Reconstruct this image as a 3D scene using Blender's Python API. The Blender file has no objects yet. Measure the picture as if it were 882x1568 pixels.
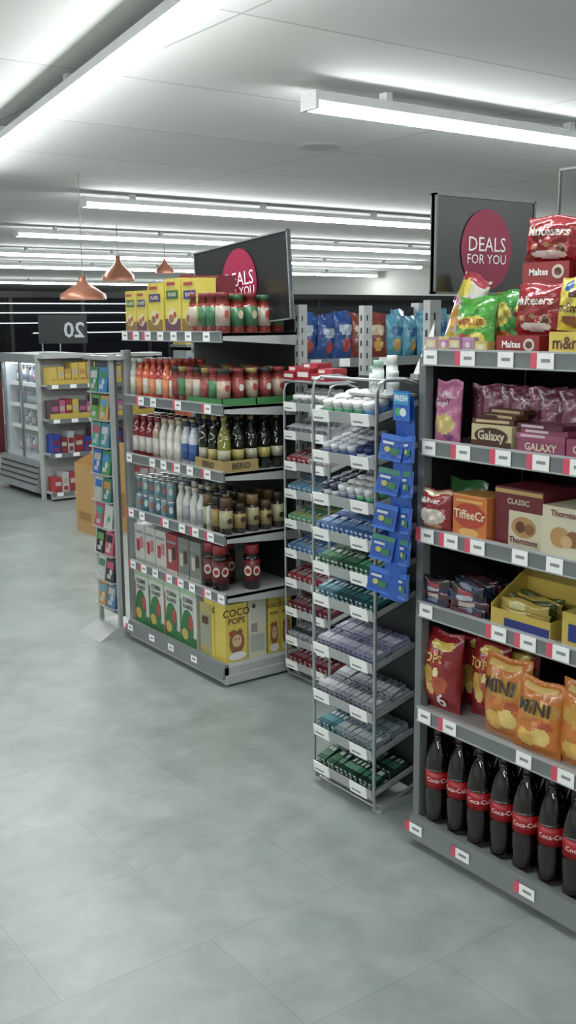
import bpy, math, random
from mathutils import Matrix, Vector
random.seed(7)
SC=bpy.context.scene; COL=SC.collection
rad=math.radians
# ------------------------------------------------------------------ materials
def lin(c):
    c=c.lstrip('#'); o=[]
    for i in (0,2,4):
        v=int(c[i:i+2],16)/255.; o.append(v/12.92 if v<=.04045 else ((v+.055)/1.055)**2.4)
    return o+[1.]
_m={}
def mat(col,rough=.5,metal=0.,emit=0.,name=None,bump=0.,coat=0.,var=.08,des=0.,alpha=1.):
    key=(col,rough,metal,emit,bump,coat,alpha)
    if key in _m: return _m[key]
    m=bpy.data.materials.new(name or "mat_"+col.strip('#')); m.use_nodes=True
    nt=m.node_tree; b=nt.nodes["Principled BSDF"]
    c=lin(col)
    if des:
        l=.3*c[0]+.6*c[1]+.1*c[2]; c=[x*(1-des)+l*des for x in c[:3]]+[1]
    b.inputs["Base Color"].default_value=c
    b.inputs["Roughness"].default_value=rough; b.inputs["Metallic"].default_value=metal
    if coat: b.inputs["Coat Weight"].default_value=coat
    if alpha<1: b.inputs["Alpha"].default_value=alpha
    if emit:
        b.inputs["Emission Color"].default_value=c; b.inputs["Emission Strength"].default_value=emit
    elif var:
        tc=nt.nodes.new("ShaderNodeTexCoord"); n=nt.nodes.new("ShaderNodeTexNoise"); n.inputs["Scale"].default_value=9
        mx=nt.nodes.new("ShaderNodeMix"); mx.data_type='RGBA'
        mx.inputs[6].default_value=c; mx.inputs[7].default_value=[x*(1-var*2) for x in c[:3]]+[1]
        nt.links.new(tc.outputs["Object"],n.inputs["Vector"]); nt.links.new(n.outputs["Fac"],mx.inputs[0])
        nt.links.new(mx.outputs[2],b.inputs["Base Color"])
        if bump:
            n2=nt.nodes.new("ShaderNodeTexNoise"); n2.inputs["Scale"].default_value=45; n2.inputs["Detail"].default_value=2
            bp=nt.nodes.new("ShaderNodeBump"); bp.inputs["Strength"].default_value=bump; bp.inputs["Distance"].default_value=.01
            nt.links.new(tc.outputs["Object"],n2.inputs["Vector"]); nt.links.new(n2.outputs["Fac"],bp.inputs["Height"]); nt.links.new(bp.outputs[0],b.inputs["Normal"])
    _m[key]=m; return m
STEEL=mat('#adb0b0',.4,.2,name='powder_coat_grey')
STEELD=mat('#797e80',.45,.2,name='rail_grey')
DARK=mat('#17181a',.6,name='dark_panel')
BLACK=mat('#0b0b0d',.35,name='black_gloss')
WHITE=mat('#f2f2f0',.5,name='ticket_white',var=0.02)
PINK=mat('#d8536a',.5,name='ticket_red')
TXT=mat('#8a8d90',.6)
CHROME=mat('#b8bcbe',.3,.7,name='chrome_wire')
def foil(c): return mat(c,.24,0,bump=.45,coat=.4,des=.09)
def card(c): return mat(c,.36,des=.15)
def glass(c): return mat(c,.1,coat=.3,des=.05)
# ------------------------------------------------------------------ text cache
_t={}
def tmesh(s,bold=.02):
    if s in _t: return _t[s]
    c=bpy.data.curves.new("t",'FONT'); c.body=s; c.size=1; c.offset=bold; c.align_x='CENTER'; c.align_y='CENTER'; c.resolution_u=2
    o=bpy.data.objects.new("t",c); COL.objects.link(o); dg=bpy.context.evaluated_depsgraph_get(); dg.update()
    me=o.evaluated_get(dg).to_mesh()
    r=([(v.co.x,v.co.y) for v in me.vertices],[tuple(p.vertices) for p in me.polygons])
    bpy.data.objects.remove(o); bpy.data.curves.remove(c); _t[s]=r; return r
# ------------------------------------------------------------------ builder
class B:
    def __init__(s,name): s.n=name; s.v=[]; s.f=[]; s.fm=[]; s.sm=[]; s.ms=[]; s.M=Matrix.Identity(4)
    def at(s,x,y,z,a=0,tilt=0,roll=0):
        s.M=Matrix.Translation((x,y,z))@Matrix.Rotation(rad(a),4,'Z')@Matrix.Rotation(rad(tilt),4,'X')@Matrix.Rotation(rad(roll),4,'Y'); return s
    def idn(s): s.M=Matrix.Identity(4); return s
    def mi(s,m):
        if m not in s.ms: s.ms.append(m)
        return s.ms.index(m)
    def add(s,vs,fs,m,smooth=False):
        b=len(s.v); s.v+=[tuple(s.M@Vector(v)) for v in vs]
        for i,f in enumerate(fs):
            s.f.append(tuple(b+k for k in f)); s.fm.append(s.mi(m[i] if isinstance(m,list) else m)); s.sm.append(smooth)
    def box(s,x0,y0,z0,x1,y1,z1,m,tp=0):
        s.add([(x0,y0,z0),(x1,y0,z0),(x1,y1,z0),(x0,y1,z0),(x0+tp,y0+tp,z1),(x1-tp,y0+tp,z1),(x1-tp,y1-tp,z1),(x0+tp,y1-tp,z1)],
              [(0,3,2,1),(4,5,6,7),(0,1,5,4),(1,2,6,5),(2,3,7,6),(3,0,4,7)],m)
    def lathe(s,prof,ms,seg=14,x=0,y=0,z=0):
        vs=[];fs=[];fm=[]
        for r,h in prof:
            for k in range(seg):
                a=2*math.pi*k/seg; vs.append((x+r*math.cos(a),y+r*math.sin(a),z+h))
        for i in range(len(prof)-1):
            for k in range(seg):
                k2=(k+1)%seg; fs.append((i*seg+k,i*seg+k2,(i+1)*seg+k2,(i+1)*seg+k)); fm.append(ms[i] if isinstance(ms,list) else ms)
        s.add(vs,fs,fm,True)
    def tube(s,pts,r,m,seg=6):
        pts=[Vector(p) for p in pts]; vs=[];fs=[]
        for i,p in enumerate(pts):
            d=(pts[min(i+1,len(pts)-1)]-pts[max(i-1,0)]).normalized()
            a=d.cross(Vector((0.13,.31,.94)) if abs(d.z)<.9 else Vector((1,.1,0))).normalized(); b=d.cross(a)
            for k in range(seg):
                t=2*math.pi*k/seg; vs.append(tuple(p+a*r*math.cos(t)+b*r*math.sin(t)))
        for i in range(len(pts)-1):
            for k in range(seg):
                k2=(k+1)%seg; fs.append((i*seg+k,(i+1)*seg+k,(i+1)*seg+k2,i*seg+k2))
        s.add(vs,fs,m,True)
    def text(s,t,x,z,size,m,y=-.0015,fn=None,sx=1.,bold=.02):
        V,F=tmesh(t,bold)
        vs=[]
        for a,b in V:
            px=x+a*size*sx; pz=z+b*size
            vs.append(fn(px,pz) if fn else (px,y,pz))
        s.add(vs,F,m)
    def disc(s,x,z,rx,rz,m,y=-.001,n=20):
        s.add([(x+rx*math.cos(2*math.pi*k/n),y,z+rz*math.sin(2*math.pi*k/n)) for k in range(n)],[tuple(range(n))],m)
    def pbox(s,w,d,h,m,dec=()):
        s.box(-w/2,0,0,w/2,d,h,m)
        lay=.0008
        for e in dec:
            lay+=.0004
            if e[0]=='r': s.add([((e[1]-.5)*w,-lay,e[2]*h),((e[3]-.5)*w,-lay,e[2]*h),((e[3]-.5)*w,-lay,e[4]*h),((e[1]-.5)*w,-lay,e[4]*h)],[(0,1,2,3)],e[5])
            elif e[0]=='c': s.disc((e[1]-.5)*w,e[2]*h,e[3]*w,e[4]*h,e[5],-lay)
            elif e[0]=='t': s.text(e[4],(e[1]-.5)*w,e[2]*h,e[3],e[5],-lay)
    def bag(s,w,h,d,mf,text=(),nu=14,nv=18,wr=.003,seed=0):
        rr=random.Random(seed); ph=[rr.uniform(0,6) for _ in range(6)]
        def th(u,v):
            u=min(max(u,0),1);v=min(max(v,0),1)
            a=max(0,(1-abs(2*u-1)**2.4)); vv=min(max((v-.05)/.9,0),1); b=max(0,(1-abs(2*vv-1)**3))
            return .0012+d/2*(a*b)**.6+wr*a*b*(math.sin(17*u+9*v+ph[0])+math.sin(23*v-11*u+ph[1])+.6*math.sin(37*u+31*v+ph[3]))
        def P(u,v,sg):
            sh=1-.05*math.sin(math.pi*v)
            cr=.002*math.sin(u*60) if v<.04 or v>.96 else 0
            return ((u-.5)*w*sh, sg*th(u,v)+cr, v*h+.004*math.sin(u*8+ph[2])*v)
        vs=[];fs=[];fm=[]
        for sg in (-1,1):
            b=len(vs)
            for j in range(nv+1):
                for i in range(nu+1): vs.append(P(i/nu,j/nv,sg))
            for j in range(nv):
                for i in range(nu):
                    q=(b+j*(nu+1)+i,b+j*(nu+1)+i+1,b+(j+1)*(nu+1)+i+1,b+(j+1)*(nu+1)+i)
                    fs.append(q if sg<0 else q[::-1]); fm.append(mf((i+.5)/nu,(j+.5)/nv))
        s.add(vs,fs,fm,True)
        for (t,u,v,size,m) in text:
            s.text(t,(u-.5)*w,v*h,size,m,fn=lambda px,pz:(px,-th(px/w+.5,pz/h)-.0065,pz))
    def jar(s,r,h,body,label,lid,cap=.14,seg=14):
        s.lathe([(0,0),(r*.92,0),(r,.05*h),(r,.18*h),(r*1.01,.18*h),(r*1.01,.66*h),(r,.66*h),(r,.72*h),(r*.82,(1-cap)*h),(r*.9,(1-cap)*h),(r*.9,.99*h),(r*.84,h),(0,h)],
                [body,body,body,label,label,label,body,body,lid,lid,lid,lid],seg)
    def bottle(s,r,h,body,label,cap,l0=.12,l1=.5,neck=.3,sh=.62,seg=14):
        s.lathe([(0,0),(r*.9,0),(r,.03*h),(r,l0*h),(r*1.01,l0*h),(r*1.01,l1*h),(r,l1*h),(r,sh*h),(r*.75,(sh+.1)*h),(r*neck,(sh+.2)*h),(r*neck,.9*h),(r*neck*1.25,.9*h),(r*neck*1.25,h),(0,h)],
                [body,body,body,label,label,label,body,body,body,body,cap,cap,cap],seg)
    def done(s):
        me=bpy.data.meshes.new(s.n); me.from_pydata(s.v,[],s.f)
        for m in s.ms: me.materials.append(m)
        me.polygons.foreach_set("material_index",s.fm); me.polygons.foreach_set("use_smooth",s.sm); me.update()
        o=bpy.data.objects.new(s.n,me); COL.objects.link(o); return o
# ------------------------------------------------------------------ room
def surf(name,base,rough,build):
    m=bpy.data.materials.new(name); m.use_nodes=True; nt=m.node_tree; b=nt.nodes["Principled BSDF"]
    b.inputs["Roughness"].default_value=rough; build(nt,b); return m
def floor_nodes(nt,b):
    N=nt.nodes.new; L=nt.links.new
    tc=N("ShaderNodeTexCoord")
    n1=N("ShaderNodeTexNoise"); n1.inputs["Scale"].default_value=1.1; n1.inputs["Detail"].default_value=5; n1.inputs["Roughness"].default_value=.65
    n2=N("ShaderNodeTexNoise"); n2.inputs["Scale"].default_value=7; n2.inputs["Detail"].default_value=5; n2.inputs["Distortion"].default_value=.3; n2.inputs["Roughness"].default_value=.6
    for n in (n1,n2): L(tc.outputs["Object"],n.inputs["Vector"])
    br=N("ShaderNodeTexBrick"); L(tc.outputs["Object"],br.inputs["Vector"])
    br.inputs["Scale"].default_value=1; br.inputs["Brick Width"].default_value=.82; br.inputs["Row Height"].default_value=.41
    br.inputs["Mortar Size"].default_value=.002; br.inputs["Mortar Smooth"].default_value=.5
    br.inputs["Color1"].default_value=(.9,.9,.9,1); br.inputs["Color2"].default_value=(1,1,1,1); br.inputs["Mortar"].default_value=(.74,.74,.74,1)
    ad=N("ShaderNodeMath"); ad.operation='ADD'; L(n1.outputs["Fac"],ad.inputs[0]); L(n2.outputs["Fac"],ad.inputs[1])
    mr=N("ShaderNodeMapRange"); mr.inputs[1].default_value=.7; mr.inputs[2].default_value=1.3; L(ad.outputs[0],mr.inputs[0])
    cr=N("ShaderNodeMix"); cr.data_type='RGBA'; cr.inputs[6].default_value=lin('#79827e'); cr.inputs[7].default_value=lin('#9aa19c'); L(mr.outputs[0],cr.inputs[0])
    mx=N("ShaderNodeMix"); mx.data_type='RGBA'; mx.blend_type='MULTIPLY'; mx.inputs[0].default_value=1
    L(cr.outputs[2],mx.inputs[6]); L(br.outputs["Color"],mx.inputs[7]); L(mx.outputs[2],b.inputs["Base Color"])
    r2=N("ShaderNodeMapRange"); r2.inputs[3].default_value=.28; r2.inputs[4].default_value=.44; L(n2.outputs["Fac"],r2.inputs[0]); L(r2.outputs[0],b.inputs["Roughness"])
def ceil_nodes(nt,b):
    N=nt.nodes.new; L=nt.links.new
    tc=N("ShaderNodeTexCoord"); br=N("ShaderNodeTexBrick"); L(tc.outputs["Object"],br.inputs["Vector"])
    br.offset=.0; br.inputs["Scale"].default_value=1; br.inputs["Brick Width"].default_value=2.4; br.inputs["Row Height"].default_value=1.2
    br.inputs["Mortar Size"].default_value=.008; br.inputs["Mortar Smooth"].default_value=.6
    br.inputs["Color1"].default_value=lin('#e2e2e0'); br.inputs["Color2"].default_value=lin('#dadad8'); br.inputs["Mortar"].default_value=lin('#b0b0ae')
    L(br.outputs["Color"],b.inputs["Base Color"])
def plane_obj(name,x0,y0,z0,x1,y1,z1,m):
    b=B(name); b.box(x0,y0,z0,x1,y1,z1,m); return b.done()
X0,X1,Y0,Y1,HC=-4,17,-3,38,2.74
plane_obj("floor",X0,Y0,-.1,X1,Y1,0,surf("vinyl_floor",None,.35,floor_nodes))
plane_obj("ceiling",X0,Y0,HC,X1,Y1,HC+.1,surf("ceiling_panels",None,.8,ceil_nodes))
wallm=mat('#c9cac6',.7,name='wall_paint'); walld=mat('#3a3c40',.4,name='dark_wall')
plane_obj("wall_left",X0-.1,Y0,0,X0,Y1,HC,wallm); plane_obj("wall_right",X1,Y0,0,X1+.1,Y1,HC,wallm)
plane_obj("wall_front",X0,Y0-.1,0,X1,Y0,HC,wallm); plane_obj("wall_back",X0,Y1,0,X1,Y1+.1,HC,walld)
# ------------------------------------------------------------------ lights
TUBE=mat('#f7fcfc',.5,emit=40,name='led_tube'); TUBES=mat('#f7fcfc',.5,emit=34,name='led_side')
HOUS=mat('#dcdddc',.5,name='light_housing')
def fixture(p0,p1):
    p0=Vector(p0);p1=Vector(p1); d=p1-p0; L=d.length; a=math.degrees(math.atan2(d.y,d.x))
    b=B("ceiling_light"); b.at(p0.x,p0.y,2.6,a)
    b.box(0,-.062,.042,L,.062,.085,HOUS); b.box(-.02,-.065,.0,0,.065,.09,HOUS); b.box(L,-.065,.0,L+.02,.065,.09,HOUS)
    w=.034
    b.add([(0,-w,0),(L,-w,0),(L,w,0),(0,w,0)],[(0,3,2,1)],TUBE)
    b.add([(0,-w,0),(L,-w,0),(L,-w,.042),(0,-w,.042)],[(0,1,2,3)],TUBES)
    b.add([(0,w,0),(L,w,0),(L,w,.042),(0,w,.042)],[(0,3,2,1)],TUBES)
    k=.5
    while k<L:
        b.box(k-.02,-.03,.085,k+.02,.03,.14,HOUS)
        if (k*2)%3<1: b.box(k-.01,-.045,-.004,k+.01,.045,.045,HOUS)
        k+=1.5
    return b.done()
fixture((1.72,1.45,0),(2.80,8.3,0))
fixture((3.33,4.37,0),(8.2,4.37,0)); fixture((4.25,9.03,0),(12,9.03,0)); fixture((4.95,12.45,0),(14,12.45,0))
fixture((7.3,19.5,0),(16.8,19.5,0)); fixture((6.0,16,0),(15,16,0)); fixture((9,27,0),(16.8,27,0))
fixture((-1.8,-2,0),(-1.8,8,0)); fixture((0.2,-1.9,0),(8,-1.9,0)); fixture((.6,9.5,0),(1.6,16,0))  # first two rows are unseen, added to light the shelf fronts
b=B("ceiling_speaker"); b.at(4.57,5.9,HC); b.lathe([(.0,-.012),(.13,-.012),(.16,-.006),(.17,0)],mat('#bcbcba',.6),28); b.done()
b=B("ceiling_sprinkler"); b.at(4.3,3.25,HC); b.lathe([(.035,0),(.03,-.01),(.01,-.012),(.01,-.035),(.02,-.035),(.02,-.04),(0,-.04)],CHROME,14); b.done()
# ------------------------------------------------------------------ shelving
def tickets(b,x,ya,yb,z,step=.1,h=.038,w=.052,seed=0,skip=.15):
    rr=random.Random(seed); y=ya-.01
    while y>yb+.05:
        if rr.random()>skip:
            b.box(x-.004,y-w,z-h/2,x-.002,y,z+h/2,WHITE)
            if rr.random()<.55: b.box(x-.0045,y,z-h/2,x-.002,y+.02,z+h/2,PINK)
            b.box(x-.0046,y-w*.8,z-.003,x-.0041,y-w*.25,z+.005,TXT)
        y-=step*rr.uniform(.8,1.35)
def shelf(b,x0,x1,ya,yb,z,seed=0,step=.1):
    b.box(x0+.012,yb,z-.012,x1,ya,z,STEEL)
    b.box(x0,yb,z-.036,x0+.014,ya,z+.006,STEELD)
    b.box(x0-.003,yb,z+.003,x0+.014,ya,z+.008,STEEL); b.box(x0-.003,yb,z-.038,x0+.014,ya,z-.034,STEEL)
    for yy in (yb,ya-.004):
        b.add([(x0+.01,yy,z-.03),(x1,yy,z-.055),(x1,yy,z),(x0+.01,yy,z),(x0+.01,yy+.004,z-.03),(x1,yy+.004,z-.055),(x1,yy+.004,z),(x0+.01,yy+.004,z)],
              [(0,1,2,3),(7,6,5,4),(0,4,5,1),(3,2,6,7)],STEEL)
    tickets(b,x0,ya,yb,z-.015,step,seed=seed)
def post(b,x,y,z1,w=.03,d=.045,z0=0):
    b.box(x,y-w/2,z0,x+d,y+w/2,z1,STEEL)
    z=.1
    while z<z1-.03:
        b.box(x-.001,y-.004,z,x+.001,y+.004,z+.022,DARK)
        b.box(x+d*.35,y-w/2-.001,z,x+d*.35+.006,y-w/2+.001,z+.022,DARK)
        z+=.05
def base(b,x0,x1,ya,yb,z,seed=0):
    b.box(x0+.03,yb+.01,0,x1,ya-.01,z-.04,BLACK)
    b.box(x0,yb,z-.04,x1,ya,z,STEEL)
    b.add([(x0-.015,yb,z-.05),(x0-.015,ya,z-.05),(x0,ya,z+.012),(x0,yb,z+.012),(x0+.02,yb,z-.05),(x0+.02,ya,z-.05),(x0+.02,ya,z+.012),(x0+.02,yb,z+.012)],
          [(0,3,2,1),(4,5,6,7),(0,4,7,3),(1,2,6,5),(2,3,7,6),(0,1,5,4)],STEELD)
    b.box(x0+.005,yb,.012,x0+.02,ya,.022,STEEL)
    tickets(b,x0-.008,ya,yb,z-.02,.22,h=.03,seed=seed,skip=.0)
LZ=[1.505,1.205,.925,.655,.395,.085]
g=B("shelving_gondola")
for i,z in enumerate(LZ[:5]): shelf(g,2.27,2.66,4.47,3.60,z,seed=i,step=.11)
base(g,2.25,2.70,4.47,3.58,LZ[5],3)
g.box(2.66,3.62,.05,2.68,4.46,1.58,DARK)
post(g,2.66,3.60,1.62); post(g,2.66,4.47,1.62)
g.box(2.25,3.57,.012,2.70,3.60,.05,STEEL)
g.done()
RZ=[1.465,1.215,.965,.745,.425,.075]
g=B("shelving_gondola")
for i,z in enumerate(RZ[:5]): shelf(g,1.99,2.42,2.11,.30,z,seed=20+i,step=.115)
base(g,1.98,2.46,2.12,.28,RZ[5],9)
g.box(2.42,.30,.05,2.44,2.11,1.60,DARK)
g.box(2.03,2.115,.05,2.44,2.125,1.45,DARK)
g.box(2.0,2.105,.05,2.03,2.13,1.45,STEELD)
post(g,2.42,.30,1.62); post(g,2.42,2.10,1.62)
g.tube([(2.47,2.05,1.5),(2.47,2.05,1.975),(2.47,1.35,1.975),(2.47,1.35,1.5)],.006,STEELD)
g.done()
# ------------------------------------------------------------------ signs
RED=mat('#8c0e3c',.4,name='sign_crimson'); SGN=mat('#1a1b1f',.3,name='sign_black',coat=.3)
def deals(name,x,y,z,w,h,a,roll,txt=.05,cz=.46):
    b=B(name); b.at(x,y,z,a,0,roll)
    b.box(0,0,0,w,.012,h,SGN)
    e=.006
    for q in ((0,0,w,e),(0,h-e,w,h),(0,0,e,h),(w-e,0,w,h)): b.box(q[0],-.004,q[1],q[2],.016,q[3],STEELD)
    b.disc(w/2,h*cz,h*.38,h*.42,RED,-.003,36)
    b.text("DEALS",w/2,h*(cz+.05),txt,WHITE,-.0045,sx=.95,bold=0); b.text("FOR YOU",w/2,h*(cz-.10),txt*.66,WHITE,-.0045,bold=0)
    b.tube([(w*.5,.02,-.06),(w*.5,.02,h*.3)],.008,STEELD)
    b.box(w*.35,.0,-.03,w*.65,.02,0,STEELD)
    return b.done()
deals("promotional_sign",1.995,2.075,1.62,.40,.265,0,0,.056)
deals("promotional_sign",2.525,4.19,1.505,.74,.36,-90,-4.2,.085,.5)
# ------------------------------------------------------------------ wire racks
def rack(x,y0,y1,zs,top,name="wire_display_rack",dep=.18,tilt=15):
    b=B(name); t=.006
    for yy in (y0,y1):
        b.tube([(x+dep,yy,top-.02),(x+dep*.6,yy,top),(x+.03,yy,top),(x+.006,yy,top-.01),(x,yy,top-.04),(x,yy,.05),(x+.01,yy,.02),(x+.04,yy,.012),(x+dep,yy,.06)],t,CHROME,8)
    b.tube([(x+.03,y0,top),(x+.03,y1,top)],t*.8,CHROME); b.tube([(x+.02,y0,.015),(x+.02,y1,.015)],t*.8,CHROME)
    for i,z in enumerate(zs):
        b.at(x,(y0+y1)/2,z-.012,-90,tilt); w=(y1-y0)/2-.004
        b.box(-w,0,0,w,dep,.003,STEEL)
        b.box(-w,0,0,-w+.003,dep,.022,STEEL); b.box(w-.003,0,0,w,dep,.022,STEEL)
        b.at(x-.004,(y0+y1)/2,z,-90,8)
        b.box(-w,-.003,-.016,w,0,.018,STEEL)
        b.box(-w+.005,-.006,-.019,-w+.086,-.003,.019,WHITE); b.box(.045,-.006,-.019,.128,-.003,.019,WHITE)
        b.box(-w+.012,-.0065,-.010,-w+.06,-.006,-.004,TXT); b.box(.055,-.0065,-.010,.1,-.006,-.004,TXT)
    b.idn()
    b.box(x+dep+.005,y0-.02,.03,x+dep+.015,y1-.0,top,mat('#34373b',.5))
    post(b,x+dep+.015,y0,1.61); post(b,x+dep+.015,y1,1.2)
    b.box(x+.02,y0-.01,0,x+dep+.06,y0+.03,.03,STEEL); b.box(x+.05,y1-.03,0,x+dep+.06,y1,.03,STEEL)
    return b.done()
GZ=[1.257,1.127,.99,.874,.762,.653,.485,.322,.196,.065]
rack(2.0,2.31,2.62,GZ,1.375)
def tub(b,r,h,body,lid,lab):
    b.lathe([(0,0),(r*.95,0),(r,.05*h),(r,.2*h),(r*1.01,.2*h),(r*1.01,.6*h),(r,.6*h),(r,.66*h),(r*1.05,.66*h),(r*1.05,.97*h),(r,h),(0,h)],[body,body,body,lab,lab,lab,body,lid,lid,lid,lid],12)
def tiltM(b,x,yc,z,lx,ly,tilt,a=0):
    b.M=Matrix.Translation((x,yc,z-.008))@Matrix.Rotation(rad(-90),4,'Z')@Matrix.Rotation(rad(tilt),4,'X')@Matrix.Translation((lx,ly,0))@Matrix.Rotation(rad(a),4,'Z')
def gum(x,y0,y1,zs,spec,dep=.18,tilt=15,n1="chewing_gum_tubs",n2="chewing_gum_packs"):
    T=B(n1);P=B(n2); yc=(y0+y1)/2; w=(y1-y0)/2-.012
    for z,sp in zip(zs,spec):
        k=sp[0]
        if k=='tub':
            _,r,h,cols=sp; nx=int(2*w/(2*r+.004)); ny=int((dep-.01)/(2*r+.004))
            for j in range(ny):
                for i in range(nx):
                    c=cols[(i*len(cols)//nx)%len(cols)]
                    lx=-w+r+(i+.5)*(2*w-2*r)/nx; tiltM(T,x,yc,z,lx,.014+r+j*(2*r+.003),tilt,random.uniform(-20,20))
                    tub(T,r,h*random.uniform(.97,1.03),card(c[0]),card(c[1]),card(c[2]))
        else:
            _,cols=sp; nx=len(cols)*4
            for i in range(nx):
                c=cols[i*len(cols)//nx]
                for j in range(2):
                    for l in range(3):
                        lx=-w+(i+.5)*2*w/nx; tiltM(P,x,yc,z,lx+random.uniform(-.003,.003),.012+j*.082,tilt,random.uniform(-9,9))
                        P.M=P.M@Matrix.Translation((0,0,.003+l*.0125))
                        ww=2*w/nx*.46
                        P.box(-ww,0,0,ww,.075,.012,card(c[0])); P.box(-ww,.0+.018,.0121,ww,.045,.0127,card(c[1]))
                        P.box(-ww*.5,.05,.0121,ww*.5,.068,.0127,card(c[2]))
                        P.box(-ww*.8,-.0006,.002,ww*.3,0,.009,card(c[2]))
    T.done();P.done()
gum(2.0,2.31,2.62,GZ,[
 ('tub',.022,.052,[('#d8ded8','#e2e6e2','#4fa877'),('#cfd9d4','#e4e6e4','#2c8f6a'),('#bfd0e0','#d8dee4','#3f76b8')]),
 ('tub',.019,.045,[('#c8d4e4','#d0d4da','#39608f'),('#5b7fc0','#cfd3de','#274a90'),('#2f56a8','#20356e','#cfd6e2')]),
 ('tub',.019,.055,[('#e0e1e0','#38415a','#c8cdd2'),('#dee0e2','#d6d8da','#7486a4'),('#e0e2e4','#cfd3d6','#3a9a6c')]),
 ('p',[('#3f6fb4','#8fb4de','#d8dee8'),('#2c61a6','#5c96c8','#cfdae4'),('#2e5aa0','#74a0d0','#dee4ea')]),
 ('p',[('#1a5c3c','#4c9a68','#c8d4cc'),('#174a34','#3c7e5c','#bfd0c6'),('#1c6444','#5cae80','#d0d8d2')]),
 ('p',[('#2f6f84','#7fb6c0','#c0ced0'),('#123c44','#2c6a70','#a0c0bc'),('#134a50','#2a8086','#afc8c4')]),
 ('p',[('#9c9cb0','#c0c0cc','#5c5c7c'),('#80809c','#aeaebe','#4c4070'),('#9094ac','#b8b8c6','#5a4c80')]),
 ('p',[('#9ca0a8','#c8cbd0','#5c646e'),('#888e98','#babec4','#3c4858'),('#9ca0a8','#c6cace','#4c5a70')]),
 ('p',[('#1c5c6c','#4898a4','#c8dcde'),('#989fa6','#c6cacd','#3a6a78'),('#8a949a','#babfc4','#476c74')]),
 ('p',[('#174c34','#3c7e58','#b4c8ba'),('#123c30','#6c9c80','#c4d0c8'),('#0e2c26','#3c7c60','#afc4b8')])])
b=B("mint_bottles")
for i,(yy,xx,h,c) in enumerate([(2.42,2.10,.10,'#e1e4e3'),(2.38,2.12,.115,'#d8e2de'),(2.46,2.12,.08,'#e4e6e6'),(2.35,2.10,.07,'#d5e0e8')]):
    b.at(xx,yy,1.33); b.jar(.018,h,card(c),card('#cfd9d6'),card('#e8eae9' if i%2 else '#9cc8b4'),.2)
b.idn(); b.box(2.05,2.32,1.322,2.17,2.5,1.33,STEEL)
b.done()
b=B("folded_paper_flag")
b.add([(2.16,2.33,1.385),(2.16,2.24,1.40),(2.165,2.245,1.545),(2.17,2.33,1.385),(2.18,2.30,1.40)],[(0,1,2),(3,2,1),(0,2,4),(2,3,4)],WHITE)
b.box(2.155,2.30,1.372,2.175,2.335,1.39,STEEL)
b.done()
b=B("gum_clip_strip")
BL=foil('#1f55b0'); BL2=foil('#2f6fd0')
pts=[(1.34,0,0),(1.22,.008,0),(1.1,-.004,.004),(.98,.01,.02),(.86,.0,.03),(.74,-.012,.045)]
for i in range(len(pts)-1):
    (za,oa,sa),(zb,ob,sb)=pts[i],pts[i+1]
    b.add([(1.975+oa,2.205+sa,za),(1.975+oa,2.125+sa*.5,za),(1.975+ob,2.125+sb*.5,zb),(1.975+ob,2.205+sb,zb)],[(0,1,2,3)],BL)
    b.add([(1.976+oa,2.205+sa,za),(1.976+oa,2.125+sa*.5,za),(1.976+ob,2.125+sb*.5,zb),(1.976+ob,2.205+sb,zb)],[(3,2,1,0)],BL2)
b.at(1.965,2.165,1.27,-95); b.pbox(.075,.002,.085,BL2,[('r',.05,.55,.95,.95,card('#2a9fd8')),('t',.5,.75,.022,"FRESH",WHITE),('c',.35,.3,.2,.14,card('#3cae5a')),('c',.65,.3,.2,.14,card('#e2e8f0'))])
for i,z in enumerate([1.185,1.085,.98,.885,.785]):
    for j,(dy,a) in enumerate([(2.20+.012*i,-68),(2.125+.004*i,-114)]):
        b.at(1.952,dy,z-.03,a,-6,(-8 if j else 8)); b.pbox(.074,.008,.075,BL,[('r',.0,.8,1,1,card('#3a8a6c' if i%2 else '#2f6fd0')),('r',.0,.0,1,.1,BL2),('c',.35,.42,.13,.11,card('#b9b648')),('r',.5,.25,.85,.5,card('#2c7a4c')),('r',.12,.62,.6,.72,card('#c8ccd4'))])
b.done()
GZ2=[1.20,1.08,.95,.83,.70,.57,.44,.31,.18,.07]
rack(2.545,3.23,3.535,GZ2,1.30,dep=.15)
R_='#8c1626'
gum(2.545,3.23,3.535,GZ2,[('tub',.03,.05,[('#b8b8b8','#ccccccc'[:7],'#606468')]),('p',[('#90949a','#c8c8c8','#484c50')]*2),
 ('p',[(R_,'#b2989c','#c2b8b8'),('#a89890','#6a2030','#c0c0c0')]),('p',[('#3c7c98','#88a8b8','#d0d4d6')]*2),('p',[('#3f8a5c','#b8b46c','#d0d0c8')]*2),
 ('p',[('#3f70a4','#88a8c8','#d0d4d6')]*2),('p',[(R_,'#b2989c','#c2b8b8')]*2),('p',[('#5c1420','#986a70','#c2b8b8')]*2),('p',[('#888c90','#40444c','#c2b8b8')]*2),('p',[('#6c1420','#986a70','#c2b8b8')]*2)],dep=.15,n1="sweet_tubs",n2="sweet_packs")
b=B("confectionery_cartons")
for i,(yy,h) in enumerate([(3.51,.035),(3.41,.05),(3.31,.03)]):
    b.at(2.55,yy,1.31,-90+6*(i-1)); b.pbox(.09,.12,h,card('#9c1428'),[('r',.1,.3,.9,.7,card('#d8d0d0'))])
    b.at(2.57,yy-.02,1.31+h,-80); b.pbox(.08,.09,.02,card('#b02038'),[('r',.1,.2,.5,.8,card('#d8d0d0'))])
b.idn(); b.box(2.55,3.23,1.303,2.69,3.555,1.31,STEEL)
b.done()
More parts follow.
